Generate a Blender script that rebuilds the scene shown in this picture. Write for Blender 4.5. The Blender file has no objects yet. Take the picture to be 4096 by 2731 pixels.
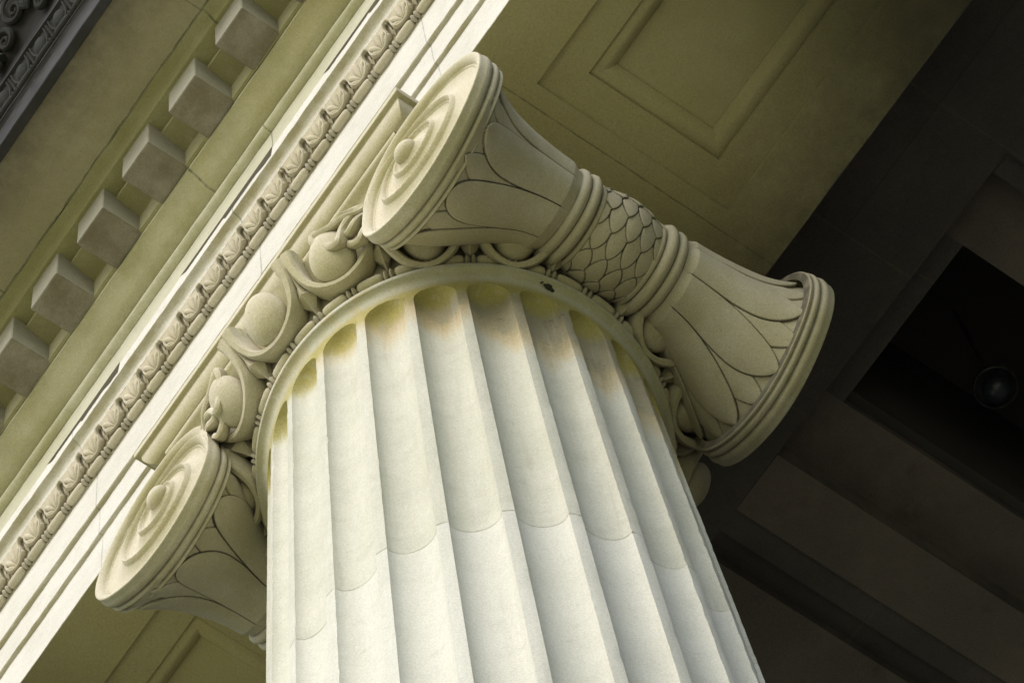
import bpy, math, random
import numpy as np
from mathutils import Vector, Matrix

random.seed(4); rng = np.random.default_rng(4)
sc = bpy.context.scene
COL = sc.collection
PI = math.pi

# ------------------------------------------------------------------ object helpers
def link(o, parent=None):
    COL.objects.link(o)
    if parent is not None: o.parent = parent
    return o

def thing(name, label, cat, group=None, kind=None, loc=(0, 0, 0)):
    o = bpy.data.objects.new(name, None); o.empty_display_size = .2
    link(o); o.location = loc
    if label: o['label'] = label
    if cat: o['category'] = cat
    if group: o['group'] = group
    if kind: o['kind'] = kind
    return o

def mesh_obj(name, V, F, mat, parent=None, smooth=True, angle=35, dirt_shade=None):
    me = bpy.data.meshes.new(name)
    me.from_pydata([tuple(map(float, v)) for v in V], [], [tuple(map(int, f)) for f in F])
    me.update()
    if dirt_shade is not None:
        at = me.attributes.new('dirt_shade', 'FLOAT', 'POINT')
        at.data.foreach_set('value', np.asarray(dirt_shade, dtype=np.float32))
    if smooth:
        me.polygons.foreach_set('use_smooth', [True] * len(me.polygons))
        me.set_sharp_from_angle(angle=math.radians(angle))
    me.materials.append(mat)
    return link(bpy.data.objects.new(name, me), parent)

class MB:
    """collects pieces of ONE part"""
    def __init__(s): s.V = []; s.F = []; s.D = []
    def add(s, V, F, D=None):
        n = len(s.V); s.V += [tuple(v) for v in V]; s.F += [tuple(i + n for i in f) for f in F]
        s.D += list(D) if D is not None else [0.0] * len(V)
    def build(s, name, mat, parent=None, smooth=True, angle=35):
        return mesh_obj(name, s.V, s.F, mat, parent, smooth, angle, s.D)

def grid(P, closed_u=False, closed_v=False, flip=False):
    """P[nu][nv] array (nu,nv,3) -> verts, faces"""
    P = np.asarray(P, float); nu, nv = P.shape[:2]
    V = P.reshape(-1, 3); F = []
    for i in range(nu if closed_u else nu - 1):
        i2 = (i + 1) % nu
        for j in range(nv if closed_v else nv - 1):
            j2 = (j + 1) % nv
            q = (i * nv + j, i2 * nv + j, i2 * nv + j2, i * nv + j2)
            F.append(q[::-1] if flip else q)
    return V, F

def box(mb, x0, x1, y0, y1, z0, z1):
    V = [(x, y, z) for x in (x0, x1) for y in (y0, y1) for z in (z0, z1)]
    F = [(0, 1, 3, 2), (4, 6, 7, 5), (0, 4, 5, 1), (2, 3, 7, 6), (0, 2, 6, 4), (1, 5, 7, 3)]
    mb.add(V, F)

def sweep(mb, pts, r1, r2, up, n=10, caps=True, D=0.0, power=1.0):
    """tube along pts; r1 along side dir, r2 along 'up' dir; up = function(i, tangent)->vector"""
    pts = [Vector(p) for p in pts]; m = len(pts); rings = []
    for i, p in enumerate(pts):
        t = (pts[min(i + 1, m - 1)] - pts[max(i - 1, 0)]).normalized()
        u = Vector(up(i, t)); u = (u - t * u.dot(t)).normalized(); s = t.cross(u)
        a1 = r1[i] if hasattr(r1, '__len__') else r1; a2 = r2[i] if hasattr(r2, '__len__') else r2
        ring = []
        for k in range(n):
            a = 2 * PI * (k + .5) / n; c, d = math.cos(a), math.sin(a)
            c = math.copysign(abs(c) ** power, c); d = math.copysign(abs(d) ** power, d)
            ring.append(p + s * (a1 * c) + u * (a2 * d))
        rings.append(ring)
    V, F = grid([[tuple(v) for v in r] for r in rings], closed_v=True)
    V = [tuple(v) for v in V]; F = list(F)
    if caps:
        V.append(tuple(pts[0])); c0 = len(V) - 1; V.append(tuple(pts[-1])); c1 = len(V) - 1
        for k in range(n):
            F.append((c0, (k + 1) % n, k)); b = (m - 1) * n; F.append((c1, b + k, b + (k + 1) % n))
    mb.add(V, F, [D] * len(V))

def ellipsoid(mb, M, rx, ry, rz, nu=20, nv=12, taper=0.0, D=0.0):
    """M: function (x,y,z)->point ; taper along local y"""
    V = []; F = []
    for j in range(nv + 1):
        b = -PI / 2 + PI * j / nv
        for i in range(nu):
            a = 2 * PI * i / nu
            y = math.sin(b); k = 1 + taper * y
            V.append(tuple(M(rx * k * math.cos(b) * math.cos(a), ry * y, rz * k * math.cos(b) * math.sin(a))))
    for j in range(nv):
        for i in range(nu):
            F.append((j * nu + i, j * nu + (i + 1) % nu, (j + 1) * nu + (i + 1) % nu, (j + 1) * nu + i))
    mb.add(V, F, [D] * len(V))

def catmull(pts, k=6):
    pts = [np.array(p, float) for p in pts]; out = []
    for i in range(len(pts) - 1):
        p0 = pts[max(i - 1, 0)]; p1 = pts[i]; p2 = pts[i + 1]; p3 = pts[min(i + 2, len(pts) - 1)]
        for j in range(k):
            t = j / k
            out.append(.5 * (2 * p1 + (p2 - p0) * t + (2 * p0 - 5 * p1 + 4 * p2 - p3) * t * t + (-p0 + 3 * p1 - 3 * p2 + p3) * t ** 3))
    out.append(pts[-1]); return out

def arc(c, r, a0, a1, n, r2=None):
    r2 = r if r2 is None else r2
    return [(c[0] + r * math.cos(math.radians(a0 + (a1 - a0) * i / n)), c[1] + r2 * math.sin(math.radians(a0 + (a1 - a0) * i / n))) for i in range(n + 1)]

# ------------------------------------------------------------------ materials
def stone(name, base=(.60, .555, .46), alt=(.50, .46, .36), algae_shade=(.30, .29, .10), alg_shade=.75, grain=.10, dark=1.0,
          bump=.25, joints=(), soot=0.0, shade_y=None, shade_x=None, washed=None, rough=.88, bands=None, grime=.55):
    m = bpy.data.materials.new(name); m.use_nodes = True
    nt = m.node_tree; N = nt.nodes; L = nt.links
    for n in list(N): N.remove(n)
    out = N.new('ShaderNodeOutputMaterial'); bs = N.new('ShaderNodeBsdfPrincipled'); L.new(bs.outputs[0], out.inputs[0])
    bs.inputs['Roughness'].default_value = rough
    bs.inputs['Specular IOR Level'].default_value = .25
    geo = N.new('ShaderNodeNewGeometry'); sep = N.new('ShaderNodeSeparateXYZ'); L.new(geo.outputs['Position'], sep.inputs[0])
    def noise(scale, detail=4, rough_=.6, vec=None):
        n = N.new('ShaderNodeTexNoise'); n.inputs['Scale'].default_value = scale; n.inputs['Detail'].default_value = detail
        n.inputs['Roughness'].default_value = rough_; L.new(vec or geo.outputs['Position'], n.inputs['Vector']); return n.outputs[0]
    def ramp(v, a, b, c0=0.0, c1=1.0):
        r = N.new('ShaderNodeMapRange'); r.interpolation_type = 'SMOOTHSTEP'
        r.inputs[1].default_value = a; r.inputs[2].default_value = b; r.inputs[3].default_value = c0; r.inputs[4].default_value = c1
        L.new(v, r.inputs[0]); return r.outputs[0]
    def math_(op, a, b=None, c=None):
        n = N.new('ShaderNodeMath'); n.operation = op
        for i, v in enumerate((a, b, c)):
            if v is None: continue
            if isinstance(v, (int, float)): n.inputs[i].default_value = v
            else: L.new(v, n.inputs[i])
        return n.outputs[0]
    def mix(f, a, b, mode='MIX'):
        n = N.new('ShaderNodeMix'); n.data_type = 'RGBA'; n.blend_type = mode
        if isinstance(f, (int, float)): n.inputs[0].default_value = f
        else: L.new(f, n.inputs[0])
        for i, v in ((6, a), (7, b)):
            if isinstance(v, tuple): n.inputs[i].default_value = (*[c for c in v], 1)
            else: L.new(v, n.inputs[i])
        return n.outputs[2]
    big = noise(1.3, 5, .6); mid = noise(7, 6, .65); fine = noise(95, 3, .7); vfine = noise(230, 2, .6)
    col = mix(ramp(big, .35, .65), base, alt)
    col = mix(ramp(mid, .45, .75, 0, .35), col, tuple(c * .78 for c in alt))
    # fine sandy grain
    g = math_('ADD', math_('MULTIPLY', fine, .45), math_('MULTIPLY', vfine, .55))
    gr = ramp(g, .3, .7, 1 - grain, 1 + grain)
    # algal film on down-facing faces, plus their olive shade put into the colour
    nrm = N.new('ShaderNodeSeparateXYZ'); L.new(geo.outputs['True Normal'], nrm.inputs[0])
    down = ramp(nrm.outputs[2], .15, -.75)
    am = math_('MULTIPLY', math_('MULTIPLY', down, alg_shade), ramp(math_('ADD', math_('MULTIPLY', big, .5), math_('MULTIPLY', mid, .5)), .30, .62, .45, 1.0))
    col = mix(am, col, algae_shade)
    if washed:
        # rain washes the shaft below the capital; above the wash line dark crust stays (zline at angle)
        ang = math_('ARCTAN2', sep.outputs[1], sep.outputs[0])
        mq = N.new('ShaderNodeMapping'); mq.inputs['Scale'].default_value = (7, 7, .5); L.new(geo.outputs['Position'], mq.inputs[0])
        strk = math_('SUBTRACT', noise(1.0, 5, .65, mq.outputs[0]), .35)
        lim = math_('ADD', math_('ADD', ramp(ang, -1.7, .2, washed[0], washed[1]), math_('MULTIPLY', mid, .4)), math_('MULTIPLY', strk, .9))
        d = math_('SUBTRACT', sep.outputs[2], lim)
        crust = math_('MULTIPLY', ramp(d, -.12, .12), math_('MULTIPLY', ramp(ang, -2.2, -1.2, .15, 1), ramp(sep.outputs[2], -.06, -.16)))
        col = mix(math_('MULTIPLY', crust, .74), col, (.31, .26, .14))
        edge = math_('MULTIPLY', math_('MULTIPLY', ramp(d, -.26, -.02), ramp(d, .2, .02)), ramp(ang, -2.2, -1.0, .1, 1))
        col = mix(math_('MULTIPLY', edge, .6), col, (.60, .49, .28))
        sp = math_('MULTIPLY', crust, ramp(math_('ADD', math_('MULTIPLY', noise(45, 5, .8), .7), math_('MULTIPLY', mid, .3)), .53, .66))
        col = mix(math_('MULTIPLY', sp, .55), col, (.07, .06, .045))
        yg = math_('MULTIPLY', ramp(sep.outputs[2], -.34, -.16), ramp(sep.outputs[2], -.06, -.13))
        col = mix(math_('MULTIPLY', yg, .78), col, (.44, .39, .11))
    if shade_y:
        # vignette and soffit shade put into the colour, from y_light to y_dark
        s = math_('MULTIPLY', ramp(sep.outputs[1], shade_y[0], shade_y[1]), ramp(mid, .2, .7, .7, 1))
        col = mix(math_('MULTIPLY', s, shade_y[2]), col, (.085, .075, .055))
    if shade_x:  # soffit's fade to black put into the colour along x
        s = math_('MULTIPLY', ramp(math_('ABSOLUTE', sep.outputs[0]), shade_x[0], shade_x[1]), ramp(big, .3, .7, .75, 1))
        col = mix(math_('MULTIPLY', s, shade_x[2]), col, (.03, .028, .02))
    if washed:
        mp = N.new('ShaderNodeMapping'); mp.inputs['Scale'].default_value = (16, 16, .7); L.new(geo.outputs['Position'], mp.inputs[0])
        stn = noise(1.0, 6, .7, mp.outputs[0])
        col = mix(ramp(stn, .5, .72, 0, .34), col, (.46, .45, .37))
        col = mix(ramp(stn, .46, .3, 0, .25), col, (.74, .75, .72))
        low = ramp(sep.outputs[2], J_Z + .004, J_Z - .004)
        col = mix(math_('MULTIPLY', low, .30), col, (.72, .725, .71))
        chip = math_('MULTIPLY', ramp(noise(11, 6, .75), .60, .66), .35)
        col = mix(chip, col, (.50, .49, .42))
    oi = N.new('ShaderNodeObjectInfo')
    rv = ramp(oi.outputs['Random'], 0, 1, .95, 1.03)
    rc = N.new('ShaderNodeCombineColor'); L.new(rv, rc.inputs[0]); L.new(rv, rc.inputs[1]); L.new(ramp(oi.outputs['Random'], 0, 1, .935, 1.025), rc.inputs[2])
    col = mix(1.0, col, rc.outputs[0], 'MULTIPLY')
    # masonry joints
    for (axis, pos, w, amt) in joints:
        wv = math_('ADD', sep.outputs[axis], math_('MULTIPLY', math_('SUBTRACT', mid, .5), .012))
        a = math_('ABSOLUTE', math_('SUBTRACT', wv, pos))
        jm = math_('MULTIPLY', ramp(a, w, w * .4), ramp(noise(14, 3), .3, .6, .35, 1))
        col = mix(math_('MULTIPLY', jm, amt), col, (.10, .11, .07))
    # blotches, runs and pits
    st = ramp(noise(3.1, 8, .72), .56, .74, 0, grime * .55)
    col = mix(st, col, tuple(c * .45 for c in alt))
    pits = ramp(noise(60, 2, .5), .70, .76, 0, grime)
    col = mix(pits, col, (.12, .10, .06))
    # grime lodged in carved grooves; shaded gaps of the leaf bed as colour
    at = N.new('ShaderNodeAttribute'); at.attribute_name = 'dirt_shade'
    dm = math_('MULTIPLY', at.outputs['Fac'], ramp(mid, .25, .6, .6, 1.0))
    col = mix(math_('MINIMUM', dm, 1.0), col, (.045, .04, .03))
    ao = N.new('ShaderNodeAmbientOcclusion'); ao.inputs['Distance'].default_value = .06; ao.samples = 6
    crev = ramp(ao.outputs['AO'], .55, .1, 0, .55)  # crevices darkened in the colour by the occlusion value
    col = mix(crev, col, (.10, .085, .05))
    if soot: col = mix(soot, col, (.03, .03, .032))
    cc = N.new('ShaderNodeCombineColor'); L.new(gr, cc.inputs[0]); L.new(gr, cc.inputs[1]); L.new(gr, cc.inputs[2])
    col = mix(1.0, col, cc.outputs[0], 'MULTIPLY')
    if dark != 1.0: col = mix(1.0, col, (dark, dark, dark), 'MULTIPLY')
    L.new(col, bs.inputs['Base Color'])
    bp = N.new('ShaderNodeBump'); bp.inputs['Strength'].default_value = bump; bp.inputs['Distance'].default_value = .012
    hsum = math_('ADD', math_('MULTIPLY', fine, .5), math_('ADD', math_('MULTIPLY', mid, .8), math_('MULTIPLY', noise(28, 4), .5)))
    L.new(hsum, bp.inputs['Height']); L.new(bp.outputs[0], bs.inputs['Normal'])
    return m

J_Z = -3.1
M_SHAFT = stone('washed_limestone_shaft', base=(.665, .665, .595), alt=(.605, .61, .53), algae_shade=(.42, .40, .19), alg_shade=.8, washed=(-.42, -1.25), bump=.22, grain=.16,
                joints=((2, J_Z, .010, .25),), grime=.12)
M_CAP = stone('carved_limestone', base=(.70, .655, .54), alt=(.63, .585, .46), algae_shade=(.42, .39, .20), alg_shade=.85, bump=.3, grime=.4, grain=.17)
M_BELL = stone('carved_limestone_baluster', base=(.66, .63, .52), alt=(.53, .49, .38), algae_shade=(.48, .44, .26), alg_shade=.8, bump=.25, grime=.35, grain=.16)
M_ARCH = stone('limestone_architrave', base=(.77, .755, .715), alt=(.72, .705, .66), algae_shade=(.40, .36, .20), alg_shade=.9, bump=.25, grime=.22, grain=.15,
               joints=((0, -.22, .007, .5), (0, 1.25, .006, .4), (0, -1.75, .006, .4)))
M_ORN = stone('limestone_ornament', base=(.66, .61, .50), alt=(.60, .55, .43), algae_shade=(.48, .44, .28), alg_shade=.5, bump=.2, grime=.12, grain=.14)
M_FRIEZE = stone('limestone_frieze', base=(.74, .73, .60), alt=(.68, .67, .52), algae_shade=(.40, .38, .20), alg_shade=.8, bump=.2, grime=.12, grain=.14,
                 joints=((0, .0, .007, .7),))
M_BED = stone('limestone_bed_moulding', base=(.56, .54, .40), alt=(.49, .47, .32), algae_shade=(.37, .345, .16), alg_shade=.75, bump=.2, joints=((0, -.48, .010, .8), (0, 2.2, .01, .7)), grime=.25, grain=.16)
M_CROWN = stone('algae_shade_tinted_limestone', base=(.44, .425, .28), alt=(.37, .36, .205), algae_shade=(.29, .275, .12), alg_shade=.9, bump=.2, joints=((0, .22, .010, .8),), grime=.3, grain=.16)
M_DENT = stone('limestone_dentil', base=(.42, .41, .34), alt=(.34, .33, .26), algae_shade=(.165, .142, .092), alg_shade=.95, bump=.3, grime=.3, grain=.18)
M_COR = stone('limestone_corona_soffit', base=(.46, .43, .30), alt=(.40, .37, .24), algae_shade=(.32, .29, .165), alg_shade=.9, bump=.18, shade_y=(-1.62, -2.12, .90),
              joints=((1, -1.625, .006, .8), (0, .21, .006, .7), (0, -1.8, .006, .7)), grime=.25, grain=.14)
M_CORNICE_DARK = stone('weathered_vignette_cornice', base=(.065, .066, .072), alt=(.026, .027, .031), algae_shade=(.03, .029, .026), alg_shade=.9, bump=.3, grime=.5)  # weathered stone, with the corner vignette also put into its colour
M_CORNORN_DARK = stone('weathered_vignette_carving', base=(.042, .046, .045), alt=(.015, .017, .018), algae_shade=(.035, .034, .024), alg_shade=.5, bump=.3, grime=.5)  # weathered carvings, the same vignette darkness in their colour
M_SOFF = stone('coffered_soffit_stone', base=(.52, .48, .28), alt=(.46, .43, .23), algae_shade=(.50, .45, .215), alg_shade=.95, bump=.25, grime=.4, joints=((0, 1.43, .006, .6), (0, 4.6, .006, .6)), grain=.17, shade_y=(-.1, 1.10, .86), shade_x=(1.7, 3.2, .9))
M_CEIL = stone('shaded_ceiling_stone', base=(.115, .103, .095), alt=(.06, .057, .062), algae_shade=(.092, .080, .070), alg_shade=.6, bump=.35, grime=.8, grain=.22, joints=((0, .62, .008, .7), (0, 1.55, .008, .7), (1, 2.95, .008, .7), (1, 4.3, .008, .7), (0, 2.4, .008, .7)))  # porch shade and corner vignette put into the base colour
M_BEAM = stone('porch_beam_stone', base=(.17, .145, .125), alt=(.09, .08, .078), algae_shade=(.13, .112, .095), alg_shade=.6, bump=.35, grime=.8, grain=.22, joints=((1, 3.3, .008, .7), (1, 4.9, .008, .7)))
M_GAP_SHADE = stone('gap_shade_dark', base=(.10, .09, .05), alt=(.07, .06, .04), algae_shade=(.05, .045, .03), alg_shade=.3, bump=.3)  # dark colour standing in for shade in the fillet gaps

def simple(name, color, rough=.8, noise_scale=8, var=.3, metallic=0.0, bump=.2, alpha=None):
    m = bpy.data.materials.new(name); m.use_nodes = True; nt = m.node_tree; N = nt.nodes; L = nt.links
    bs = N['Principled BSDF']; bs.inputs['Roughness'].default_value = rough; bs.inputs['Metallic'].default_value = metallic
    t = N.new('ShaderNodeTexNoise'); t.inputs['Scale'].default_value = noise_scale; t.inputs['Detail'].default_value = 6
    g = N.new('ShaderNodeNewGeometry'); L.new(g.outputs['Position'], t.inputs['Vector'])
    r = N.new('ShaderNodeValToRGB'); r.color_ramp.elements[0].position = .3; r.color_ramp.elements[1].position = .7
    r.color_ramp.elements[0].color = (*[c * (1 - var) for c in color], 1); r.color_ramp.elements[1].color = (*[min(1, c * (1 + var)) for c in color], 1)
    L.new(t.outputs[0], r.inputs[0]); L.new(r.outputs[0], bs.inputs['Base Color'])
    b = N.new('ShaderNodeBump'); b.inputs['Strength'].default_value = bump; L.new(t.outputs[0], b.inputs['Height']); L.new(b.outputs[0], bs.inputs['Normal'])
    return m
M_GROUND = simple('lawn_ground', (.17, .18, .065), .9, .6, .3)
M_PAVE = simple('pale_paving', (.58, .56, .37), .85, 2.0, .15)
M_FLOOR = simple('portico_floor_shaded', (.05, .05, .055), .7, 3, .2)  # dark colour stands in for the shade under the porch
M_MUD = simple('dry_mud', (.05, .045, .03), .95, 40, .5, bump=.6)
M_METAL = simple('dull_bronze', (.12, .125, .12), .35, 20, .3, metallic=.6)
M_GLASSY = simple('dusty_lamp_glass', (.022, .03, .034), .35, 10, .3)
M_WALLIN = simple('dark_portico_wall', (.05, .047, .042), .9, 1.5, .25)  # porch and coffer darkness put into the base colour

# ------------------------------------------------------------------ extruded mouldings (run along X)
def moulding(name, prof, x0, x1, mat, parent, nx=260, rough=.0006, angle=28, shadef=None):
    prof = np.array(prof, float); xs = np.linspace(x0, x1, nx)
    P = np.zeros((nx, len(prof), 3))
    P[:, :, 0] = xs[:, None]; P[:, :, 1] = prof[None, :, 0]; P[:, :, 2] = prof[None, :, 1]
    n = rng.normal(0, 1, (nx, len(prof))); n = (n + np.roll(n, 1, 0) + np.roll(n, -1, 0)) / 1.7
    P[:, :, 1] += n * rough; P[:, :, 2] += rng.normal(0, 1, n.shape) * rough * .7
    V, F = grid(P, flip=True)
    D = None
    if shadef: D = [shadef(*v) for v in V]
    return mesh_obj(name, V, F, mat, parent, True, angle, D)

X0, X1 = -4.6, 4.9
ENT = thing('entablature', 'pale limestone entablature with carved architrave, dentils and dark cornice above the column capital', 'entablature')
ZS = .95
# architrave: back face up, soffit edge, three fascias, then cymatium bed
b = .004
moulding('architrave', [(-.932 + b, ZS), (-.932, ZS + b), (-.932, 1.389), (-.949, 1.393), (-.955, 1.399), (-.955, 1.713), (-.974, 1.717), (-.981, 1.724), (-.981, 2.165),
         (-.989, 2.17), (-.989, 2.218), (-1.012, 2.224), (-1.015, 2.234)], X0, X1, M_ARCH, ENT, nx=420)
PER = .191; PH = .19
def bed_gap_shade(x, y, z):  # dark holes between fans, their shade put into the bed's colour
    t = ((x - PH - .045) / PER) % 1.0; d = min(t, 1 - t)
    return max(0, min(.7, (d - .37) / .08)) * (1 if 2.27 < z < 2.35 else 0)
moulding('leaf_bed', [(-1.015, 2.234), (-1.022, 2.255), (-1.038, 2.285), (-1.056, 2.312), (-1.072, 2.338), (-1.082, 2.362), (-1.090, 2.378)], X0, X1, M_ORN, ENT, nx=1500, rough=.0006, shadef=bed_gap_shade)
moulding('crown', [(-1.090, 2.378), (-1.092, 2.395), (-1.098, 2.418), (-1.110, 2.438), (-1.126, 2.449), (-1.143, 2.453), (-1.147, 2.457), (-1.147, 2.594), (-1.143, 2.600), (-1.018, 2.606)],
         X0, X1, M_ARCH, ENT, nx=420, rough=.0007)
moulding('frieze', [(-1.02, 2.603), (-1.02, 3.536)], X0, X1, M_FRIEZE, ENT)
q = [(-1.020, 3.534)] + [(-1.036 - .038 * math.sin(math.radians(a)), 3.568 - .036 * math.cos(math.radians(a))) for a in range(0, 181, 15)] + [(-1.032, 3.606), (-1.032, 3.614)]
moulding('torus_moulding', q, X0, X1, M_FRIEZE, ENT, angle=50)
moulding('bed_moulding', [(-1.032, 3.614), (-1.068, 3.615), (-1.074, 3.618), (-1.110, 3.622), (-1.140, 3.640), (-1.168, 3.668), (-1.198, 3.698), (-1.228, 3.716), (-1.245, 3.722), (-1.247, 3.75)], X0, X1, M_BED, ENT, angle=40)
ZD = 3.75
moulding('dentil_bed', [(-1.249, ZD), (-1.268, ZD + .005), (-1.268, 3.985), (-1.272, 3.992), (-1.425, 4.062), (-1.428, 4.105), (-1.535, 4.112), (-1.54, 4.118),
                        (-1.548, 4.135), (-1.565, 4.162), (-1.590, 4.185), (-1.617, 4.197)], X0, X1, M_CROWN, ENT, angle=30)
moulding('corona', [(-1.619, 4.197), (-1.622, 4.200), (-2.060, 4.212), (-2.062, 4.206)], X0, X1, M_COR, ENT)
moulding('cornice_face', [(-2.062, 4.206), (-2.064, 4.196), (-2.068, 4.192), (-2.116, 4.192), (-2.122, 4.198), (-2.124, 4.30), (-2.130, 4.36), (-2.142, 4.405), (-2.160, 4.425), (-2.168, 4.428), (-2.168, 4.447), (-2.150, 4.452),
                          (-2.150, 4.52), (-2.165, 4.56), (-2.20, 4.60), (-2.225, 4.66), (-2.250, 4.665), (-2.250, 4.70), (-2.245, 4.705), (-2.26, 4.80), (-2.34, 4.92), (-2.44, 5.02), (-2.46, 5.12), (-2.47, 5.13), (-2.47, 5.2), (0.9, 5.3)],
         X0, X1, M_CORNICE_DARK, ENT)

# dentils
def dentil_mesh():
    mb = MB(); w, y0, y1, z0, z1, e = .131, -1.515, -1.251, ZD, 4.13, .006
    ring = lambda z, ins: [(-w + ins, y1, z), (-w + ins, y0 + e + ins, z), (-w + e + ins, y0 + ins, z), (w - e - ins, y0 + ins, z), (w - ins, y0 + e + ins, z), (w - ins, y1, z)]
    P = [ring(z0, .007), ring(z0 + .007, 0), ring(z1, 0)]
    n = 6; V = [v for r in P for v in r]; F = []
    for a in range(2):
        for k in range(n - 1): F.append((a * n + k, a * n + k + 1, (a + 1) * n + k + 1, (a + 1) * n + k))
    F.append((5, 4, 3, 2, 1, 0)); mb.add(V, F); return mb
d0 = None
for k in range(-8, 9):
    x = -.145 + .462 * k
    if d0 is None:
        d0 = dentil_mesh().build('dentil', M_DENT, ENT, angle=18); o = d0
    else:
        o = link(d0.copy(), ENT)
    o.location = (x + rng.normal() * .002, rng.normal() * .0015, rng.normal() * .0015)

# bead-and-reel under the leaf moulding
def bead_mesh(h, r, name, mat, parent):
    mb = MB(); prof = [(-h, .0), (-h, .35), (-h * .96, .62), (-h * .85, .85), (-h * .6, .97), (0, 1.0), (h * .6, .97), (h * .85, .85), (h * .96, .62), (h, .35), (h, .0)]
    P = [[(x, r * k * math.cos(2 * PI * a / 16), r * k * math.sin(2 * PI * a / 16)) for a in range(16)] for x, k in prof]
    V, F = grid(P, closed_v=True); mb.add(V, F); return mb.build(name, mat, parent, angle=60)
def reel_mesh(h, r, gap, name, mat, parent):
    mb = MB()
    for s in (-1, 1):
        prof = [(-h, .55), (-h * .6, .85), (0, 1.0), (h * .6, .85), (h, .55)]
        P = [[(s * gap + x, r * k * math.cos(2 * PI * a / 14), r * k * math.sin(2 * PI * a / 14)) for a in range(14)] for x, k in prof]
        V, F = grid(P, closed_v=True); mb.add(V, F, [.25] * len(V))
    P = [[(x, r * .5 * math.cos(2 * PI * a / 10), r * .5 * math.sin(2 * PI * a / 10)) for a in range(10)] for x in (-gap * 2.4, gap * 2.4)]
    V, F = grid(P, closed_v=True); mb.add(V, F, [.6] * len(V))
    return mb.build(name, mat, parent, angle=60)
bead0 = bead_mesh(.068, .0285, 'bead', M_ORN, ENT); reel0 = reel_mesh(.0115, .030, .0135, 'reel', M_ORN, ENT)
def fan_mesh():
    S = Vector((0, -.444, .896)); N = Vector((0, -.896, -.444)); O = Vector((0, -1.012, 2.232))
    def at(x, s, n=0.0):   # cyma: slight s-curve
        return O + Vector((x, 0, 0)) + S * s + N * (n + .006 * math.sin(s / .165 * 2 * PI))
    mb = MB()
    for a, ln, wd in ((-60, .078, .0175), (-31, .118, .0195), (0, .140, .021), (31, .118, .0195), (60, .078, .0175)):
        ca, sa = math.cos(math.radians(a)), math.sin(math.radians(a))
        def M(u, v, w):
            L_ = .012 + ln * (.5 + .5 * v / 1.0)
            return at(sa * L_ + ca * u, ca * L_ * 1.02 - sa * u + .006, w + .010)
        ellipsoid(mb, lambda u, v, w: M(u, v, w), wd, 1.0, .024, 12, 10, taper=.45)
    path = lambda s: [at(s * x, y, n) for x, y, n in catmull([(.0, .008, .012), (.030, .010, .016), (.058, .030, .018), (.068, .065, .016), (.066, .098, .018), (.078, .128, .022), (.092, .134, .02)], 4)]
    for s in (-1, 1):
        p = path(s); sweep(mb, p, [.0072 + .003 * min(1, i / 20) for i in range(len(p))], .020, lambda i, t: N, 8)
    # small spade leaf in the gap
    P = [at(.0955 + x, y, n) for x, y, n in ((0, .012, .004), (-.016, .05, .004), (-.004, .06, .008), (-.012, .125, .006), (0, .135, .008), (.012, .125, .006), (.004, .06, .008), (.016, .05, .004), (0, .055, .02))]
    mb.add(P, [(0, 8, 1), (1, 8, 2), (2, 8, 4, 3), (4, 8, 6, 5), (6, 8, 7), (7, 8, 0)])
    return mb.build('palmette', M_ORN, ENT, angle=50)
fan0 = fan_mesh()
first = True
for k in range(-19, 15):
    x = PH + PER * k
    if first: bo, ro, fo = bead0, reel0, fan0; first = False
    else: bo, ro, fo = (link(o.copy(), ENT) for o in (bead0, reel0, fan0))
    bo.location = (x, -1.004, 2.191); ro.location = (x + PER / 2, -1.004, 2.191); fo.location = (x + .045 + rng.normal() * .0015, 0, 0); fo.rotation_euler.x = rng.normal() * .0006; bo.scale = (1 + rng.normal() * .03, 1, 1)

# dark plates on the crown fillet, the shade of its open gaps as colour
for xa, xb in ((.63, 1.50), (-.71, .14), (-2.0, -1.31), (2.1, 2.9), (-3.4, -2.6)):
    mb = MB(); xm = .5 * (xa + xb); y = -1.1495
    pts = [(xa, 2.603), (xa + .05, 2.556), (xm - .02, 2.556), (xm, 2.520), (xb - .14, 2.528), (xb - .07, 2.498), (xb + .0, 2.492), (xb + .02, 2.603)]
    top = 2.604
    V = []; 
    for p in pts: V.append((p[0], y, p[1]))
    for p in reversed(pts): V.append((p[0], y, top))
    n = len(pts); F = []
    for i in range(n - 1): F.append((i, i + 1, 2 * n - 2 - i, 2 * n - 1 - i))
    mb.add(V, F); mb.build('gap_shade', M_GAP_SHADE, ENT, smooth=False)

# cornice egg and dart + beads + sima scrolls (weathered and vignette-dark)
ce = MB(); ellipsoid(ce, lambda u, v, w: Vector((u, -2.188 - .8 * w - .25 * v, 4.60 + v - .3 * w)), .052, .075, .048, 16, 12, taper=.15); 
egg_c = ce.build('egg', M_CORNORN_DARK, ENT)
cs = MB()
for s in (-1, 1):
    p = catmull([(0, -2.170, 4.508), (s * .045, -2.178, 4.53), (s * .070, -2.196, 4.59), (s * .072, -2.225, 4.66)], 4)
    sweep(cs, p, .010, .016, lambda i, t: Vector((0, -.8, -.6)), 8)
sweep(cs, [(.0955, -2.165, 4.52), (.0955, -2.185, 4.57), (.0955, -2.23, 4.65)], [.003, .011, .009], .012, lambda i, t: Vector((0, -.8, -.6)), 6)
shell_c = cs.build('egg_border', M_CORNORN_DARK, ENT)
cb = bead_mesh(.075, .030, 'bead', M_CORNORN_DARK, ENT); cr = reel_mesh(.011, .032, .013, 'reel', M_CORNORN_DARK, ENT)
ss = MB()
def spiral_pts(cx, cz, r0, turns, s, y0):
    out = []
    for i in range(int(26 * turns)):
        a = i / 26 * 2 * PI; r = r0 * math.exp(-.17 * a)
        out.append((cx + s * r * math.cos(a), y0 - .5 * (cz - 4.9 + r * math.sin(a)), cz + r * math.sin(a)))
    return out
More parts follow.
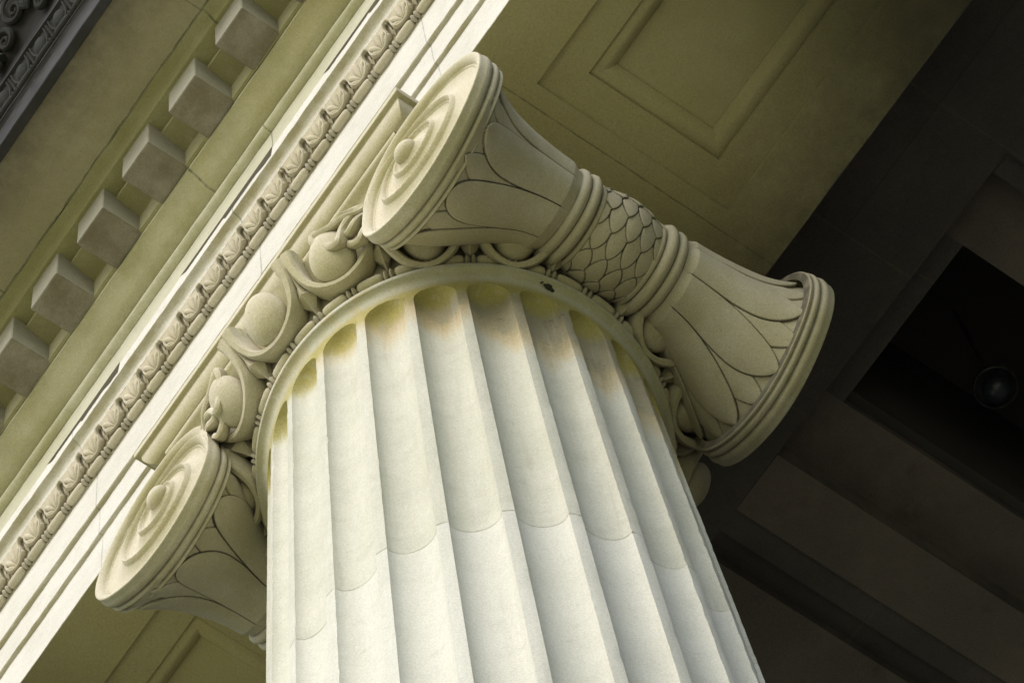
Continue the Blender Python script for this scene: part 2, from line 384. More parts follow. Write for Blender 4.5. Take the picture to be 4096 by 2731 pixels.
for s, cx, cz, r0 in ((1, .0, 4.96, .13), (-1, .30, 4.86, .10), (1, .17, 4.80, .055), (-1, .16, 5.03, .05)):
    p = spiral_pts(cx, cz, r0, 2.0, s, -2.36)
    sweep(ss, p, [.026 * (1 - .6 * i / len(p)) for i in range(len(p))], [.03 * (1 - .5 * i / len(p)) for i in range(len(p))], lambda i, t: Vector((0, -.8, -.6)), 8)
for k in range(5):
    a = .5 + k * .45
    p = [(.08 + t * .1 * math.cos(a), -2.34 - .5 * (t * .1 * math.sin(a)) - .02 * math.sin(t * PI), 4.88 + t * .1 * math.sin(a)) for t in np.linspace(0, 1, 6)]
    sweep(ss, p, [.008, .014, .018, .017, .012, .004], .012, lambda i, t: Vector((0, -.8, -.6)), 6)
scroll_c = ss.build('scroll_ornament', M_CORNORN_DARK, ENT)
first = True
for k in range(-10, 8):
    x = .02 + .192 * k
    if first: os_ = [egg_c, shell_c, cb, cr]; first = False
    else: os_ = [link(o.copy(), ENT) for o in (egg_c, shell_c, cb, cr)]
    os_[0].location = (x, 0, 0); os_[1].location = (x, 0, 0); os_[2].location = (x, -2.168, 4.487); os_[3].location = (x + .096, -2.168, 4.487)
first = True
for k in range(-5, 5):
    if first: o = scroll_c; first = False
    else: o = link(scroll_c.copy(), ENT)
    o.location = (.46 * k - .1, 0, 0)

# ------------------------------------------------------------------ coffered soffit of the architrave beam
SY0, SY1 = -.932, .932
def soffit():
    # plain border with a recessed field: rows in y, breaks at groove and ovolo; built as one face-ring mesh each
    def ringmesh(name, loops, mat, parent, cap=None):
        V = []; F = []
        for (x0, x1, y0, y1, z) in loops: V += [(x0, y0, z), (x1, y0, z), (x1, y1, z), (x0, y1, z)]
        for a in range(len(loops) - 1):
            for k in range(4):
                F.append((a * 4 + k, a * 4 + (k + 1) % 4, (a + 1) * 4 + (k + 1) % 4, (a + 1) * 4 + k))
        if cap: b_ = (len(loops) - 1) * 4; F.append((b_, b_ + 1, b_ + 2, b_ + 3))
        F = [f[::-1] for f in F]
        return mesh_obj(name, V, F, mat, parent, True, 25)
    g = .005
    def panel(xa, xb):
        L_ = [(xa, xb, -.58, .58, ZS), (xa + g, xb - g, -.58 + g, .58 - g, ZS + .026), (xa + .18, xb - .18, -.395, .395, ZS + .026)]
        z = ZS + .026
        L2 = [(xa + .18, xb - .18, -.395, .395, z), (xa + .182, xb - .182, -.393, .393, z + .022)]
        for t in np.linspace(0, 1, 8):
            d = .004 + .098 * t; h = .022 - .040 * math.sin(t * PI * .5) + .080 * t * t
            L2.append((xa + .18 + d, xb - .18 - d, -.395 + d, .395 - d, z + h))
        e = .104
        L2.append((xa + .18 + e, xb - .18 - e, -.395 + e, .395 - e, z + .076))
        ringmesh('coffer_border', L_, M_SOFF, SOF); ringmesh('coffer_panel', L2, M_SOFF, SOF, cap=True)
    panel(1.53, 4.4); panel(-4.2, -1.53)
    mb = MB()
    for (x0, x1, y0, y1) in ((X0, X1, -.929, -.58), (X0, X1, .58, SY1), (-1.53, 1.53, -.58, .58), (4.4, X1, -.58, .58), (X0, -4.2, -.58, .58)):
        nx = 40; xs = np.linspace(x0, x1, nx); V = []; F = []
        for x in xs: V += [(x, y0, ZS), (x, y1 + (rng.normal() * .002 if y1 == SY1 else 0), ZS)]
        for i in range(nx - 1): F.append((2 * i, 2 * i + 1, 2 * i + 3, 2 * i + 2))
        mb.add(V, F)
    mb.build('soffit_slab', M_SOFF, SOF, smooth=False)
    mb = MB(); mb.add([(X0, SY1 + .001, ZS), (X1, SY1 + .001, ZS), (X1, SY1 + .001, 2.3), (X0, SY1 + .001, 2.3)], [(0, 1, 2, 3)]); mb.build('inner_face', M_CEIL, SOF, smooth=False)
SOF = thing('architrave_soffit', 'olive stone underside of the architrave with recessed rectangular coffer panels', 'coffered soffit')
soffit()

# ------------------------------------------------------------------ porch ceiling: grid of beams at z 2.1 and a dark coffer
CE = thing('ceiling', None, None, kind='structure')
def slab(name, x0, x1, y0, y1, z0, z1, mat=None):
    mb = MB(); box(mb, x0, x1, y0, y1, z0, z1); return mb.build(name, mat or M_CEIL, CE, smooth=False)
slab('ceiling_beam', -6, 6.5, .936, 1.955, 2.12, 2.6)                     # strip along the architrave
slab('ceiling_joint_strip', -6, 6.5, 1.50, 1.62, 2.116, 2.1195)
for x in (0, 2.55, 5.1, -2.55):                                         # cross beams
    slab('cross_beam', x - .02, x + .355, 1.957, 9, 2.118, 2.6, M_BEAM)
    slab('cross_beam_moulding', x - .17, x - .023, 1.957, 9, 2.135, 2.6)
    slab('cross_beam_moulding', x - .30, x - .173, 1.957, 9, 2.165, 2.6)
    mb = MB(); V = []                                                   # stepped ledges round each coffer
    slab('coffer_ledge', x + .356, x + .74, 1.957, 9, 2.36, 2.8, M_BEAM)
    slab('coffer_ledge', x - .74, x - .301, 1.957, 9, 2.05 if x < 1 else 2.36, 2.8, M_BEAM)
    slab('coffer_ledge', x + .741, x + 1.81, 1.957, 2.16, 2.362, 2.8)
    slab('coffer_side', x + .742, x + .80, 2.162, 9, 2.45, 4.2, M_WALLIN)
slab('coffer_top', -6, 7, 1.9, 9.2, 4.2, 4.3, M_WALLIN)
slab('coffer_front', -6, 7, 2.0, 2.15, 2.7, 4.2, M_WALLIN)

# pendant lamp inside the dark coffer
LAMP = thing('pendant_lamp', 'unlit round glass pendant lamp with thin metal ring in the dark ceiling coffer', 'lamp', loc=(1.16, 3.02, 2.9))
mb = MB(); ellipsoid(mb, lambda u, v, w: Vector((u, w, v)), .085, .075, .085, 28, 16); mb.build('glass_bowl', M_GLASSY, LAMP)
mb = MB(); pr = [(.118, .03), (.122, .03), (.126, .05), (.118, .10), (.09, .15), (.05, .18), (.012, .2), (.012, .4)]
P = [[(r * math.cos(2 * PI * k / 40), r * math.sin(2 * PI * k / 40), z) for k in range(40)] for r, z in pr]
V, F = grid(P, closed_v=True); mb.add(V, F); mb.build('lamp_housing', M_METAL, LAMP)
mb = MB(); sweep(mb, [(.122 * math.cos(a), .122 * math.sin(a), .028) for a in np.linspace(0, 2 * PI, 41)], .004, .006, lambda i, t: Vector((0, 0, 1)), 6); mb.build('rim', M_METAL, LAMP)
mb = MB(); sweep(mb, [(0, 0, .38), (0, 0, 1.3)], .012, .012, lambda i, t: Vector((0, 1, 0)), 8); mb.build('rod', M_METAL, LAMP)

# ------------------------------------------------------------------ column
SH = thing('fluted_column', 'tall pale fluted limestone column shaft with rounded flute heads and a visible drum joint', 'column')
def shaft_r(z):
    d = -z - .12
    return .945 + .0252 * max(d, 0) if d < 6 else .945 + .0252 * 6 + .015 * (d - 6)
NF = 24; HW = math.radians(6.05)
ANG = []
for k in range(NF):
    c = math.radians(15 * k)
    ts = np.concatenate([[-1.0], -np.cos(np.linspace(0, PI, 21))[1:-1], [1.0]])
    ANG += [(c + t * HW, t) for t in ts] + [(c + HW + (math.radians(15) - 2 * HW) * u, None) for u in (.33, .67)]
def flute_depth(t, z):
    if t is None: return 0
    zt = -.125; R = .115
    q = 1 - abs(t) ** 2.0
    if z > zt: return 0
    v = (z - (zt - R)) / R
    if v > 0: q -= v * v
    return .072 * math.sqrt(q) if q > 0 else 0
def shaft_part(name, z0, z1, rings, mat):
    zs = list(rings); P = []
    for z in zs:
        r0 = shaft_r(z)
        if z > -.135:   # apophyge flare to the fillet
            t = (z + .135) / .105; t = min(t, 1); r0 = .945 + .043 * (1 - math.sqrt(max(0, 1 - t * t)))
        row = []
        for a, t in ANG:
            r = r0 - flute_depth(t, z)
            if t in (-1.0, 1.0) and z < -.15: r -= min(.007, abs(rng.normal()) * .0016 * (3 if rng.random() < .04 else 1))
            row.append((r * math.cos(a), r * math.sin(a), z))
        P.append(row)
    return P
zs = [-.03, -.036, -.043, -.052, -.063, -.076, -.09, -.105, -.118, -.1245]
zs += list(np.arange(-.129, -.245, -.0042)) + [-.26] + list(np.arange(-.3, J_Z + .03, -.05)) + [J_Z + .002]
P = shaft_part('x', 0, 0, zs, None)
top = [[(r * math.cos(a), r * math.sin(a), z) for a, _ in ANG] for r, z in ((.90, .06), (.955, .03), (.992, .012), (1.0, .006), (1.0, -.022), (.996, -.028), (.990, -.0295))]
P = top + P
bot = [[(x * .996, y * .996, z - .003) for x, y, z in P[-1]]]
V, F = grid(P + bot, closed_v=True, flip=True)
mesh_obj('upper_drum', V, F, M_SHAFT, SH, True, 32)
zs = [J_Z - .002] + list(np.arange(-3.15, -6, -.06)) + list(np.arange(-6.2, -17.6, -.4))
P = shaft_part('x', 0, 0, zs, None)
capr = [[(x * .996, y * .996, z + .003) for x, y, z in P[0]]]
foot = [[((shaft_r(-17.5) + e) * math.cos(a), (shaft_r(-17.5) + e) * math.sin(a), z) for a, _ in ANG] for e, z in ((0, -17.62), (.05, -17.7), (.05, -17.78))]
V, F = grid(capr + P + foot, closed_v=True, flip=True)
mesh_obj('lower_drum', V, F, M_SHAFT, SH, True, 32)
prof = [(1.33, -17.78)] + [(1.36 + .1 * math.sin(math.radians(a)), -17.9 + .1 * math.cos(math.radians(a))) for a in range(0, 181, 20)] + [(1.33, -18.02), (1.31, -18.1), (1.36, -18.18)] + \
       [(1.42 + .16 * math.sin(math.radians(a)), -18.36 + .16 * math.cos(math.radians(a))) for a in range(0, 181, 20)] + [(1.45, -18.52)]
Pb = [[(r * math.cos(2 * PI * k / 72), r * math.sin(2 * PI * k / 72), z) for k in range(72)] for r, z in prof]
V, F = grid(Pb, closed_v=True, flip=True); mb = MB(); mb.add(V, F); box(mb, -1.62, 1.62, -1.62, 1.62, -18.7, -18.52); mb.build('base', M_SHAFT, SH)

# ------------------------------------------------------------------ capital
CAP = thing('ionic_capital', 'carved Ionic capital with spiral volutes and egg-and-dart on top of the fluted column', 'capital')
# abacus
def sq(h, z): return [(-h, -h, z), (h, -h, z), (h, h, z), (-h, h, z)]
prof = [(1.10, .946), (1.137, .946), (1.14, .942), (1.14, .888), (1.137, .884), (1.118, .882), (1.113, .876)]
prof += [(1.113 - .063 * (1 - math.cos(t * PI / 2)) * 1.0 - 0, .876 - .125 * math.sin(t * PI / 2)) for t in np.linspace(.1, 1, 9)]
prof += [(1.046, .748), (1.046, .742), (1.03, .738)]
V = []; F = []
for h, z in prof: V += sq(h, z)
for a in range(len(prof) - 1):
    for k in range(4): F.append((a * 4 + k, (a + 1) * 4 + k, (a + 1) * 4 + (k + 1) % 4, a * 4 + (k + 1) % 4))
mesh_obj('abacus', V, F, M_CAP, CAP, True, 30)
# echinus (revolved) with canalis slab between the volutes
pr = [(.93, .0), (.958, .03), (.958, .125), (.975, .135), (.99, .17), (1.02, .24), (1.06, .31), (1.11, .38), (1.15, .44), (1.13, .47), (.9, .50)]
Pe = [[(r * math.cos(2 * PI * k / 96), r * math.sin(2 * PI * k / 96), z) for k in range(96)] for r, z in pr]
V, F = grid(Pe, closed_v=True, flip=True); mesh_obj('echinus', V, F, M_CAP, CAP, True, 40)
YF = -1.05
can = [(.70, .74)] + [(-YF - .03, .738)] + [(-YF - .012 + .030 * math.cos(math.radians(a)), .706 + .032 * math.sin(math.radians(a))) for a in (80, 50, 20, -10, -40, -70)] + \
      [(-YF - .028, .670), (-YF - .040, .655), (-YF - .062, .62), (-YF - .072, .57), (-YF - .070, .52), (-YF - .055, .47), (-YF - .03, .44), (-YF - .03, .41), (.8, .40)]
for s in (-1, 1):
    xs = np.linspace(-.715, .735, 40)
    P = [[(x * (1 + .36 * min(1, max(0, (z - .60) / .07))), s * y, z) for y, z in can] for x in xs]
    V, F = grid(P, flip=(s < 0)); mesh_obj('canalis', V, F, M_CAP, CAP, True, 45)

# volute: relief height field round the eye
EX, EZ = 1.06, .20
TAB = [.50, .54, .575, .535, .545, .485, .38, .345, .275, .285, .335, .34, .32, .275, .21, .18, .155, .165, .186, .18, .17, .13, .10, .09, .085]
def Rt(t):           # t in turns (0 = top, clockwise seen from the front)
    u = min(max(t * 8, 0), len(TAB) - 1.001); i = int(u); f = u - i
    g = lambda k: TAB[min(max(k, 0), len(TAB) - 1)]
    p0, p1, p2, p3 = g(i - 1), g(i), g(i + 1), g(i + 2)
    if i == 0: p0 = .47
    return .5 * (2 * p1 + (p2 - p0) * f + (2 * p0 - 5 * p1 + 4 * p2 - p3) * f * f + (-p0 + 3 * p1 - 3 * p2 + p3) * f ** 3)
def outer(t):        # outline incl. the strip where the channel runs into the canalis
    if t > .70:
        k = (t - .70) / .30; k = k * k * (3 - 2 * k)
        return Rt(t) * (1 - k) + (Rt(0) * k)
    return Rt(t)
def relief(t, r):
    k = 0.0
    if t > .70: k = (t - .70) / .30; k = k * k * (3 - 2 * k)
    rid = [Rt(t), Rt(t + 1), Rt(t + 2)]
    Ws = (.024, .0145, .012, .010, .010); Hs = (.020, .014, .011, .009, .009)
    lerp = lambda T, x: T[int(x)] * (1 - (x - int(x))) + T[min(int(x) + 1, len(T) - 1)] * (x - int(x))
    h = 0.0; lim = ([outer(t)] if k > 0 else []) + rid + [.07]
    for hi, lo in zip(lim[:-1], lim[1:]):
        wdt = hi - lo
        if lo <= r <= hi and wdt > .012:
            h -= min(.036, .20 * (wdt - .012)) * (math.sin(PI * (hi - r) / wdt) ** .8)
    items = [(R_, lerp(Ws, i + k), lerp(Hs, i + k), (1 - k) if i == 0 else 0.0, 1.0) for i, R_ in enumerate(rid)]
    if k > 0: items.append((outer(t), Ws[0], Hs[0], 1.0, k))
    for R_, w, hh, sh, wt in items:
        a = abs(r - (R_ - w * sh)) / w
        if a < 1: h += wt * hh * math.sqrt(1 - a * a)
        a2 = abs(r - (R_ - w * sh - w * 1.45)) / .006
        if a2 < 1: h += wt * .006 * (1 - a2)
    return h + .022 * math.exp(-(r / .20) ** 2)
NT, NR = 420, 230
def volute():
    P = []; D = []
    for i in range(NT):
        t = i / NT; a = PI / 2 - 2 * PI * t; Ro = outer(t)
        row = []
        # centre outwards
        for j in range(NR):
            r = Ro * (j / (NR - 1)) ** .9
            h = relief(t, r)
            row.append((EX + r * math.cos(a), YF - h, EZ + r * math.sin(a)))
        # side rolls (three) towards the back
        side = [(-.002, .018), (.004, .03), (.006, .045), (.001, .062), (-.010, .070), (-.012, .074), (-.003, .082), (.0, .094), (-.004, .106), (-.016, .112), (-.017, .116), (-.012, .122), (-.012, .132), (-.022, .138), (-.06, .14)]
        for dr, dy in side:
            r = Ro + dr; row.append((EX + r * math.cos(a), YF + dy, EZ + r * math.sin(a)))
        P.append(row)
    V, F = grid(P, closed_u=True)
    D = []
    for (x, y, z) in V:
        dy = y - YF
        D.append(.55 if (abs(dy - .072) < .003 or abs(dy - .114) < .003) else (.8 if dy > .137 else 0))
    return V, F, D
Vv, Fv, Dv = volute()
me_vol = None
def eye_mb():
    mb = MB(); ellipsoid(mb, lambda u, v, w: Vector((EX + u, YF - .026 + w, EZ + v)), .066, .070, .048, 28, 18); return mb
vol0 = mesh_obj('volute', Vv, Fv, M_CAP, CAP, True, 50, Dv); eye0 = eye_mb().build('eye', M_CAP, vol0)
for sx, sy in ((-1, 1), (1, -1), (-1, -1)):
    o = link(vol0.copy(), CAP); e = link(eye0.copy(), o); o.scale = (sx, sy * (1 if sy > 0 else .955), 1); o.location.x = .04 if sx < 0 else 0

# baluster: flared bells with carved leaves, belts, scaled drum
YT = [0, .15, .33, .46, .60, .74, .84, .91, .96]
RX = [.210, .205, .212, .232, .285, .345, .39, .425, .45]
RZ = [.24, .235, .24, .255, .30, .36, .41, .45, .48]
CX = [1.20, 1.20, 1.20, 1.185, 1.15, 1.12, 1.118, 1.128, 1.138]
CZ = [.27, .27, .27, .265, .245, .21, .185, .165, .155]
def bal(y, phi, dr=0.0):
    a = abs(y); rx, rz, cx, cz = (float(np.interp(a, YT, T)) for T in (RX, RZ, CX, CZ))
    return (cx + (rx + dr) * math.sin(phi), y, cz + (rz + dr) * math.cos(phi))
def smooth_tab():
    global YT, RX, RZ, CX, CZ
    yy = np.linspace(0, .96, 60)
    def sm(T):
        v = np.interp(yy, YT, T)
        for _ in range(12): v[1:-1] = (v[:-2] + 2 * v[1:-1] + v[2:]) / 4
        return list(v)
    RX, RZ, CX, CZ = sm(RX), sm(RZ), sm(CX), sm(CZ); YT = list(yy)
smooth_tab()
def bell(s, nl, sharp, ph0):
    nv, nu = 190, 720; P = []; D = []
    per = 2 * PI / nl
    for i in range(nu):
        phi = 2 * PI * i / nu; row = []; drow = []
        for j in range(nv):
            v = j / (nv - 1); y = s * (.30 + (.66 if s < 0 else .625) * v)
            h = 0.0; d = 0.0
            p = ((phi - ph0) / per + .5) % 1.0 - .5           # -.5..+.5 from primary leaf midline
            vt = .93; v0 = .22
            if v < v0: w = .5
            elif v < vt: w = .5 * (1 - ((v - v0) / (vt - v0)) ** 2.6) ** (.5 if not sharp else .66)
            else: w = 0
            p2 = ((phi - ph0) / per) % 1.0 - .5                # secondary leaf (behind, between)
            w2 = .0 if v > .985 else .34 * (1 - max(0, (v - .55) / .435) ** 2) ** (.8)
            gl = .017
            if abs(p) < w and v < vt:
                h = .022 + .010 * math.cos(PI * p / max(w, .05) / 1.0 * .5)
                e = (w - abs(p))
            else:
                e = abs(p) - w
                h = .004
                if abs(p2) < w2:
                    h = .012 + .005 * math.cos(PI * p2 / max(w2, .05) * .5)
                if v < .985 and abs(abs(p2) - w2) < gl * .8: h -= .006; d = max(d, .7 * (1 - abs(abs(p2) - w2) / (gl * .8)))
            if .09 < v < vt + .01 and e < gl: h -= .012 * (1 - e / gl); d = max(d, min(.85, 1.35 * (1 - e / gl)))
            fade = min(1, v / .1); h *= fade
            row.append(bal(y, phi, h)); drow.append(d * (1 if v > .09 else 0))
        P.append(row); D.append(drow)
    V, F = grid(P, closed_u=True, flip=(s > 0))
    return V, F, np.array(D).reshape(-1)
def belt(s):
    mb = MB(); nu = 120
    pr = [(.155, -.01), (.160, .012), (.172, .020), (.184, .014), (.190, .004), (.195, .010), (.203, .030), (.220, .041), (.238, .036), (.249, .022), (.254, .014), (.260, .024), (.275, .034), (.292, .031), (.304, .018), (.310, .008), (.33, -.004)]
    P = [[bal(s * y, 2 * PI * i / nu, d) for i in range(nu)] for y, d in pr]
    D = [[(.7 if d_ in (.004, .014, .008) and k in (4, 10, 15) else 0.0) for i in range(nu)] for k, (y, d_) in enumerate(pr)]
    V, F = grid(P, closed_v=True, flip=(s < 0)); mb.add(V, F, np.array(D).reshape(-1)); return mb
def drum():
    nu, nv = 640, 120; P = []; D = []
    for i in range(nu):
        phi = 2 * PI * i / nu; row = []; dr = []
        # scales hang from the top (phi=0) to the underside (phi=pi) on both flanks
        q = phi if phi <= PI else 2 * PI - phi
        for j in range(nv):
            y = -.165 + .33 * j / (nv - 1)
            rowh = .48; best = 0; dd = 0
            u = q / rowh; h = 0
            top = None
            for k in (int(u) - 1, int(u), int(u) + 1, int(u) - 2):      # scale row k hangs from k to k+1.55 ; upper rows lie on top
                if k < -2: continue
                off = .5 if k % 2 else 0.0
                c = (y / .086 + off + .5) % 1.0 - .5
                ln = (u - k)
                if 0 <= ln < 1.55:
                    wv = .52 if ln < .7 else .52 * max(0, 1 - ((ln - .7) / .85) ** 2) ** .7
                    if abs(c) < wv:
                        if top is None or k < top[0]: top = (k, c, ln, wv)
            if top:
                k, c, ln, wv = top
                h = .004 + .013 * (ln / 1.55) + .004 * math.cos(PI * c)
                e = wv - abs(c)
                if e < .08: dd = min(1, 1.8 * (1 - e / .08)); h -= .008 * (1 - e / .08)
            bulge = .028 * (1 - (y / .165) ** 2)
            row.append(bal(y, phi, h + bulge)); dr.append(dd if abs(y) < .16 else 0)
        P.append(row); D.append(dr)
    V, F = grid(P, closed_u=True, flip=False)
    F = [f[::-1] for f in F]
    return V, F, np.array(D).reshape(-1)
BAL = bpy.data.objects.new('baluster', None); link(BAL, CAP)
parts = []
V, F, D = bell(-1, 8, False, 0.0); parts.append(mesh_obj('bell', V, F, M_BELL, BAL, True, 60, D))
V, F, D = bell(1, 8, True, math.radians(-18)); parts.append(mesh_obj('bell', V, F, M_BELL, BAL, True, 60, D))
for s in (-1, 1): parts.append(belt(s).build('belt', M_BELL, BAL, angle=60))
V, F, D = drum(); parts.append(mesh_obj('scaled_drum', V, F, M_BELL, BAL, True, 60, D))
B2 = link(BAL.copy(), CAP); B2.scale = (-1, 1, 1); B2.location.x = .04
for o in parts: link(o.copy(), B2)

# egg, border and dart units, radial (a second, flatter set where the balusters press down on the moulding)
def units(DIRM, DIRN, B0, egg_n, top=1.0):
    def loc(T, M, N):
        p = B0 + DIRM * M + DIRN * N; a = T / 1.1; r = p.x
        return Vector((r * math.cos(a), r * math.sin(a), p.z))
    def nrm_at(T):
        a = T / 1.1; return Vector((DIRN.x * math.cos(a), DIRN.x * math.sin(a), DIRN.z))
    mb = MB(); ellipsoid(mb, lambda u, v, w: loc(u, v + .012, w + egg_n), .113, .166, .078, 32, 22, taper=-.13); egg = mb.build('egg', M_CAP, CAP)
    mb = MB(); pts = [(-.188, .21), (-.192, .13), (-.186, .04), (-.160, -.06), (-.11, -.13), (-.05, -.166), (0, -.175)]
    pts = [(x, y * top if y > 0 else y) for x, y in pts]; pts = pts + [(-x, y) for x, y in reversed(pts[:-1])]
    pc = catmull([(x, y, 0) for x, y in pts], 5); m_ = len(pc)
    sweep(mb, [loc(p[0], p[1], .015) for p in pc], [.021 + .018 * abs(2 * i / (m_ - 1) - 1) ** 3 for i in range(m_)], .066, lambda i, t: nrm_at(pc[i][0]), 12, power=.55)
    sh = mb.build('egg_border', M_CAP, CAP)
    o = [(0, -.235, -.01), (.014, -.14, -.005), (.064, -.070, .012), (.034, -.01, .0), (.044, .08, .01), (.070, .2, .02)]
    left = [loc(-x, m, n) for x, m, n in o]; right = [loc(x, m, n) for x, m, n in o]
    ridge = [loc(0, -.235, .0), loc(0, -.14, .030), loc(0, -.070, .062), loc(0, -.01, .060), loc(0, .08, .065), loc(0, .2, .07)]
    bl = [loc(-x * .6, m, n - .07) for x, m, n in o]; br = [loc(x * .6, m, n - .07) for x, m, n in o]
    V = bl + left + ridge + right + br; n = 6; F = []
    for a in range(4):
        for k in range(n - 1): F.append((a * n + k, a * n + k + 1, (a + 1) * n + k + 1, (a + 1) * n + k))
    mb = MB(); mb.add(V, F); da = mb.build('dart', M_CAP, CAP, angle=25)
    return egg, sh, da
U1 = units(Vector((.45, 0, .893)), Vector((.893, 0, -.45)), Vector((1.09, 0, .27)), .052)
U2 = units(Vector((.88, 0, .475)), Vector((.475, 0, -.88)), Vector((1.125, 0, .165)), .012, .12)
cbead = bead_mesh(.068, .034, 'bead', M_CAP, CAP); creel = reel_mesh(.011, .037, .0145, 'reel', M_CAP, CAP)
used = set()
def put(src, a):
    o = src if src.name not in used else link(src.copy(), CAP)
    used.add(src.name); o.rotation_euler.z = a; return o
for k in range(16):
    a = math.radians(22.5 * k)
    if k not in (0, 8):
        U = U2 if abs(math.cos(a)) > .6 else U1
        e = put(U[0], a + rng.normal() * .004); e.scale = (1, 1, 1 + rng.normal() * .008); put(U[1], a)
    a = math.radians(22.5 * k + 11.25)
    put((U2 if abs(math.cos(a)) > .6 else U1)[2], a)
for k in range(32):
    a = math.radians(11.25 * k + 5.625)
    o = cbead if k == 0 else link(cbead.copy(), CAP); o.location = (.984 * math.cos(a), .984 * math.sin(a), .073); o.rotation_euler.z = a + PI / 2
    a = math.radians(11.25 * k)
    o = creel if k == 0 else link(creel.copy(), CAP); o.location = (.984 * math.cos(a), .984 * math.sin(a), .073); o.rotation_euler.z = a + PI / 2

# corner palmettes: curled fronds in the angle between volute and echinus
def fronds():
    mb = MB()
    Bp = [(.72, -.98, .46), (.665, -1.035, .37), (.606, -1.09, .345), (0.525, -1.116, 0.357), (0.462, -1.136, 0.381), (0.427, -1.144, 0.414), (0.416, -1.133, 0.361), (0.455, -1.101, 0.264), (0.503, -1.086, 0.187), (0.534, -1.076, 0.212), (0.565, -1.076, 0.283), (0.615, -1.066, 0.335), (0.69, -.99, 0.44)]
    Cp = [(.74, -.97, .40), (.672, -1.01, .34), (.635, -1.045, .285), (0.583, -1.056, 0.237), (0.546, -1.056, 0.271), (0.517, -1.061, 0.307), (0.512, -1.042, 0.285), (0.554, -1.021, 0.189), (0.602, -1.011, 0.156), (0.638, -1.005, 0.21), (0.672, -.985, 0.28), (.74, -.95, .32)]
    for pts, a, b_ in ((Bp, .022, .034), (Cp, .020, .032)):
        p = catmull(pts, 6); m = len(p)
        sweep(mb, p, [a * (.75 + .35 * math.sin(PI * i / m)) for i in range(m)], b_, lambda i, t: Vector((-.1, -.75, -.6)), 10, power=.75)
    sweep(mb, catmull([(.73, -.97, .47), (.675, -1.03, .43), (.64, -1.06, .44), (.58, -1.08, .51)], 5), [.034 - .0020 * i for i in range(16)], .018, lambda i, t: Vector((-.1, -.75, -.6)), 8)
    return mb
f0 = fronds().build('palmette_leaf', M_CAP, CAP, angle=40)
for sx, sy in ((-1, 1), (-1, -1)):
    o = link(f0.copy(), CAP); o.scale = (sx, sy, 1); o.location.x = .03

# mud-dauber nest stuck under the shaft fillet
NEST = thing('mud_nest', 'tiny dark ragged insect nest of mud stuck on the pale ring above the flutes', 'nest', loc=(.949, -.205, -.052))
mb = MB()
for k in range(26):
    u_ = rng.normal() * .022; v_ = rng.normal() * .006 + .1 * abs(u_) * (1 if k % 2 else -1); r_ = .0025 + .004 * random.random()
    ellipsoid(mb, lambda a, b, c: Vector((v_ * .5 + a, u_ + b * 1.0, v_ + c)), r_, r_ * (1.2 + 1.5 * random.random()), r_, 7, 5)
mb.build('mud_crumbs', M_MUD, NEST)

# ------------------------------------------------------------------ rest of the place (never in frame, but it blocks and bounces the light)
def plane(name, x0, x1, y0, y1, z, mat, kind='structure'):
    o = mesh_obj(name, [(x0, y0, z), (x1, y0, z), (x1, y1, z), (x0, y1, z)], [(0, 1, 2, 3)], mat, None, False); o['kind'] = kind; return o
plane('ground', -900, 900, -900, 900, -20.2, M_GROUND)
plane('pavement', -60, 60, -45, -2.6, -20.19, M_PAVE)
for i in range(3):
    mb = MB(); box(mb, -14, 14, -2.0 - .5 * (2 - i) if i < 2 else -1.9, 14, -20.19 + .5 * i, -20.19 + .5 * i + .4975); o = mb.build('step', M_PAVE if i < 2 else M_FLOOR, None, smooth=False); o['kind'] = 'structure'
mb = MB(); box(mb, -14, 14, 8.8, 9.6, -18.7, 6); o = mb.build('portico_back_wall', M_WALLIN, None, smooth=False)
o['label'] = 'dark stone wall at the back of the portico'; o['category'] = 'wall'
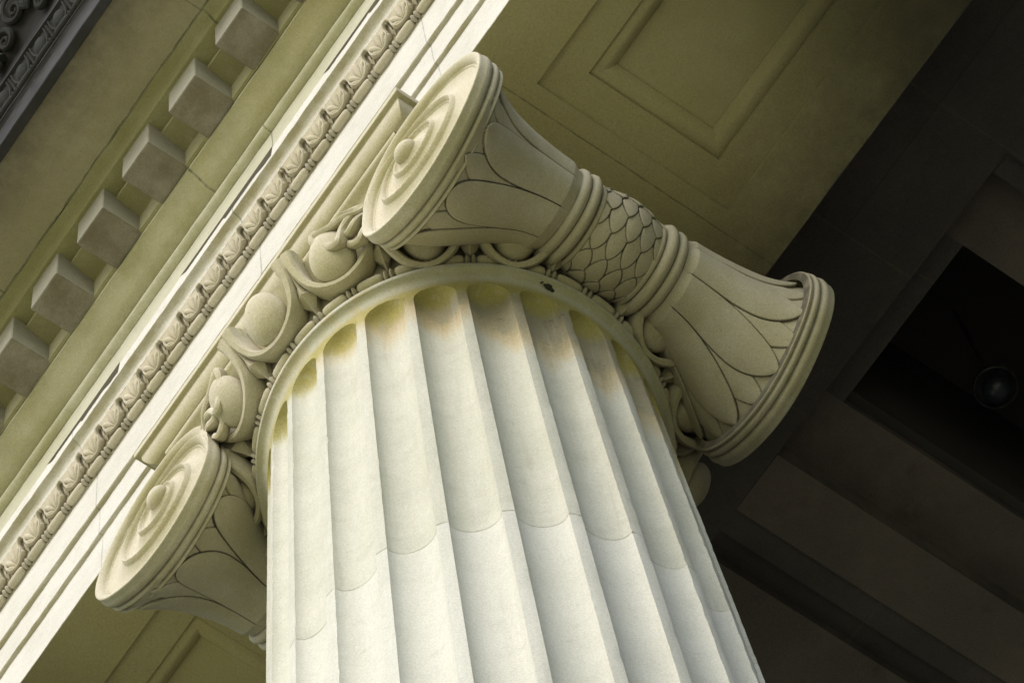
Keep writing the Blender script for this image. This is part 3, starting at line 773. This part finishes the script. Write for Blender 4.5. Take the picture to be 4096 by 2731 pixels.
for s in (-1, 1):
    mb = MB(); box(mb, min(s * 13.2, s * 14), max(s * 13.2, s * 14), 2.5, 8.8, -18.7, 4.0); o = mb.build('portico_side_wall', M_WALLIN, None, smooth=False)
    o['label'] = 'dark end wall closing the ' + ('right' if s > 0 else 'left') + ' side of the portico'; o['category'] = 'wall'

# ------------------------------------------------------------------ light
AZ, EL = math.radians(-84), math.radians(35)       # direction TO the sun: azimuth (from +X, ccw) and elevation
w = bpy.data.worlds.new('World'); sc.world = w; w.use_nodes = True
nt = w.node_tree; bg = nt.nodes['Background']
sky = nt.nodes.new('ShaderNodeTexSky'); sky.sky_type = 'NISHITA'; sky.sun_disc = False
sky.sun_elevation = EL; sky.sun_rotation = math.radians(90) - AZ; sky.air_density = 1.0; sky.dust_density = 2.3; sky.ozone_density = 1.0
nt.links.new(sky.outputs[0], bg.inputs['Color']); bg.inputs['Strength'].default_value = .15
sd = bpy.data.lights.new('sun', 'SUN'); sd.energy = 2.25; sd.angle = math.radians(90); sd.color = (1.0, .985, .94)
so = link(bpy.data.objects.new('sun', sd)); dirv = Vector((math.cos(AZ) * math.cos(EL), math.sin(AZ) * math.cos(EL), math.sin(EL)))
so.rotation_euler = dirv.to_track_quat('Z', 'Y').to_euler(); so.location = dirv * 40

# ------------------------------------------------------------------ camera (solved from vanishing points and the shaft circle)
cam = bpy.data.cameras.new('camera'); co = link(bpy.data.objects.new('camera', cam)); sc.camera = co
a_, b_, c_ = -0.74212028, 1.21676086, -0.22647149
fw = Vector((math.sin(a_) * math.cos(b_), math.cos(a_) * math.cos(b_), math.sin(b_)))
r0 = Vector((math.cos(a_), -math.sin(a_), 0)); u0 = r0.cross(fw)
rr = r0 * math.cos(c_) + u0 * math.sin(c_); uu = -r0 * math.sin(c_) + u0 * math.cos(c_)
M = Matrix((rr, uu, -fw)).transposed().to_4x4(); M.translation = Vector((5.11238875, -5.07212795, -17.98037934)); co.matrix_world = M
cam.sensor_width = 36; cam.lens = 16313.888 / 4096 * 36; cam.clip_start = .1; cam.clip_end = 3000
sc.view_settings.view_transform = 'Standard'; sc.view_settings.look = 'None'; sc.view_settings.exposure = 0; sc.view_settings.gamma = 1
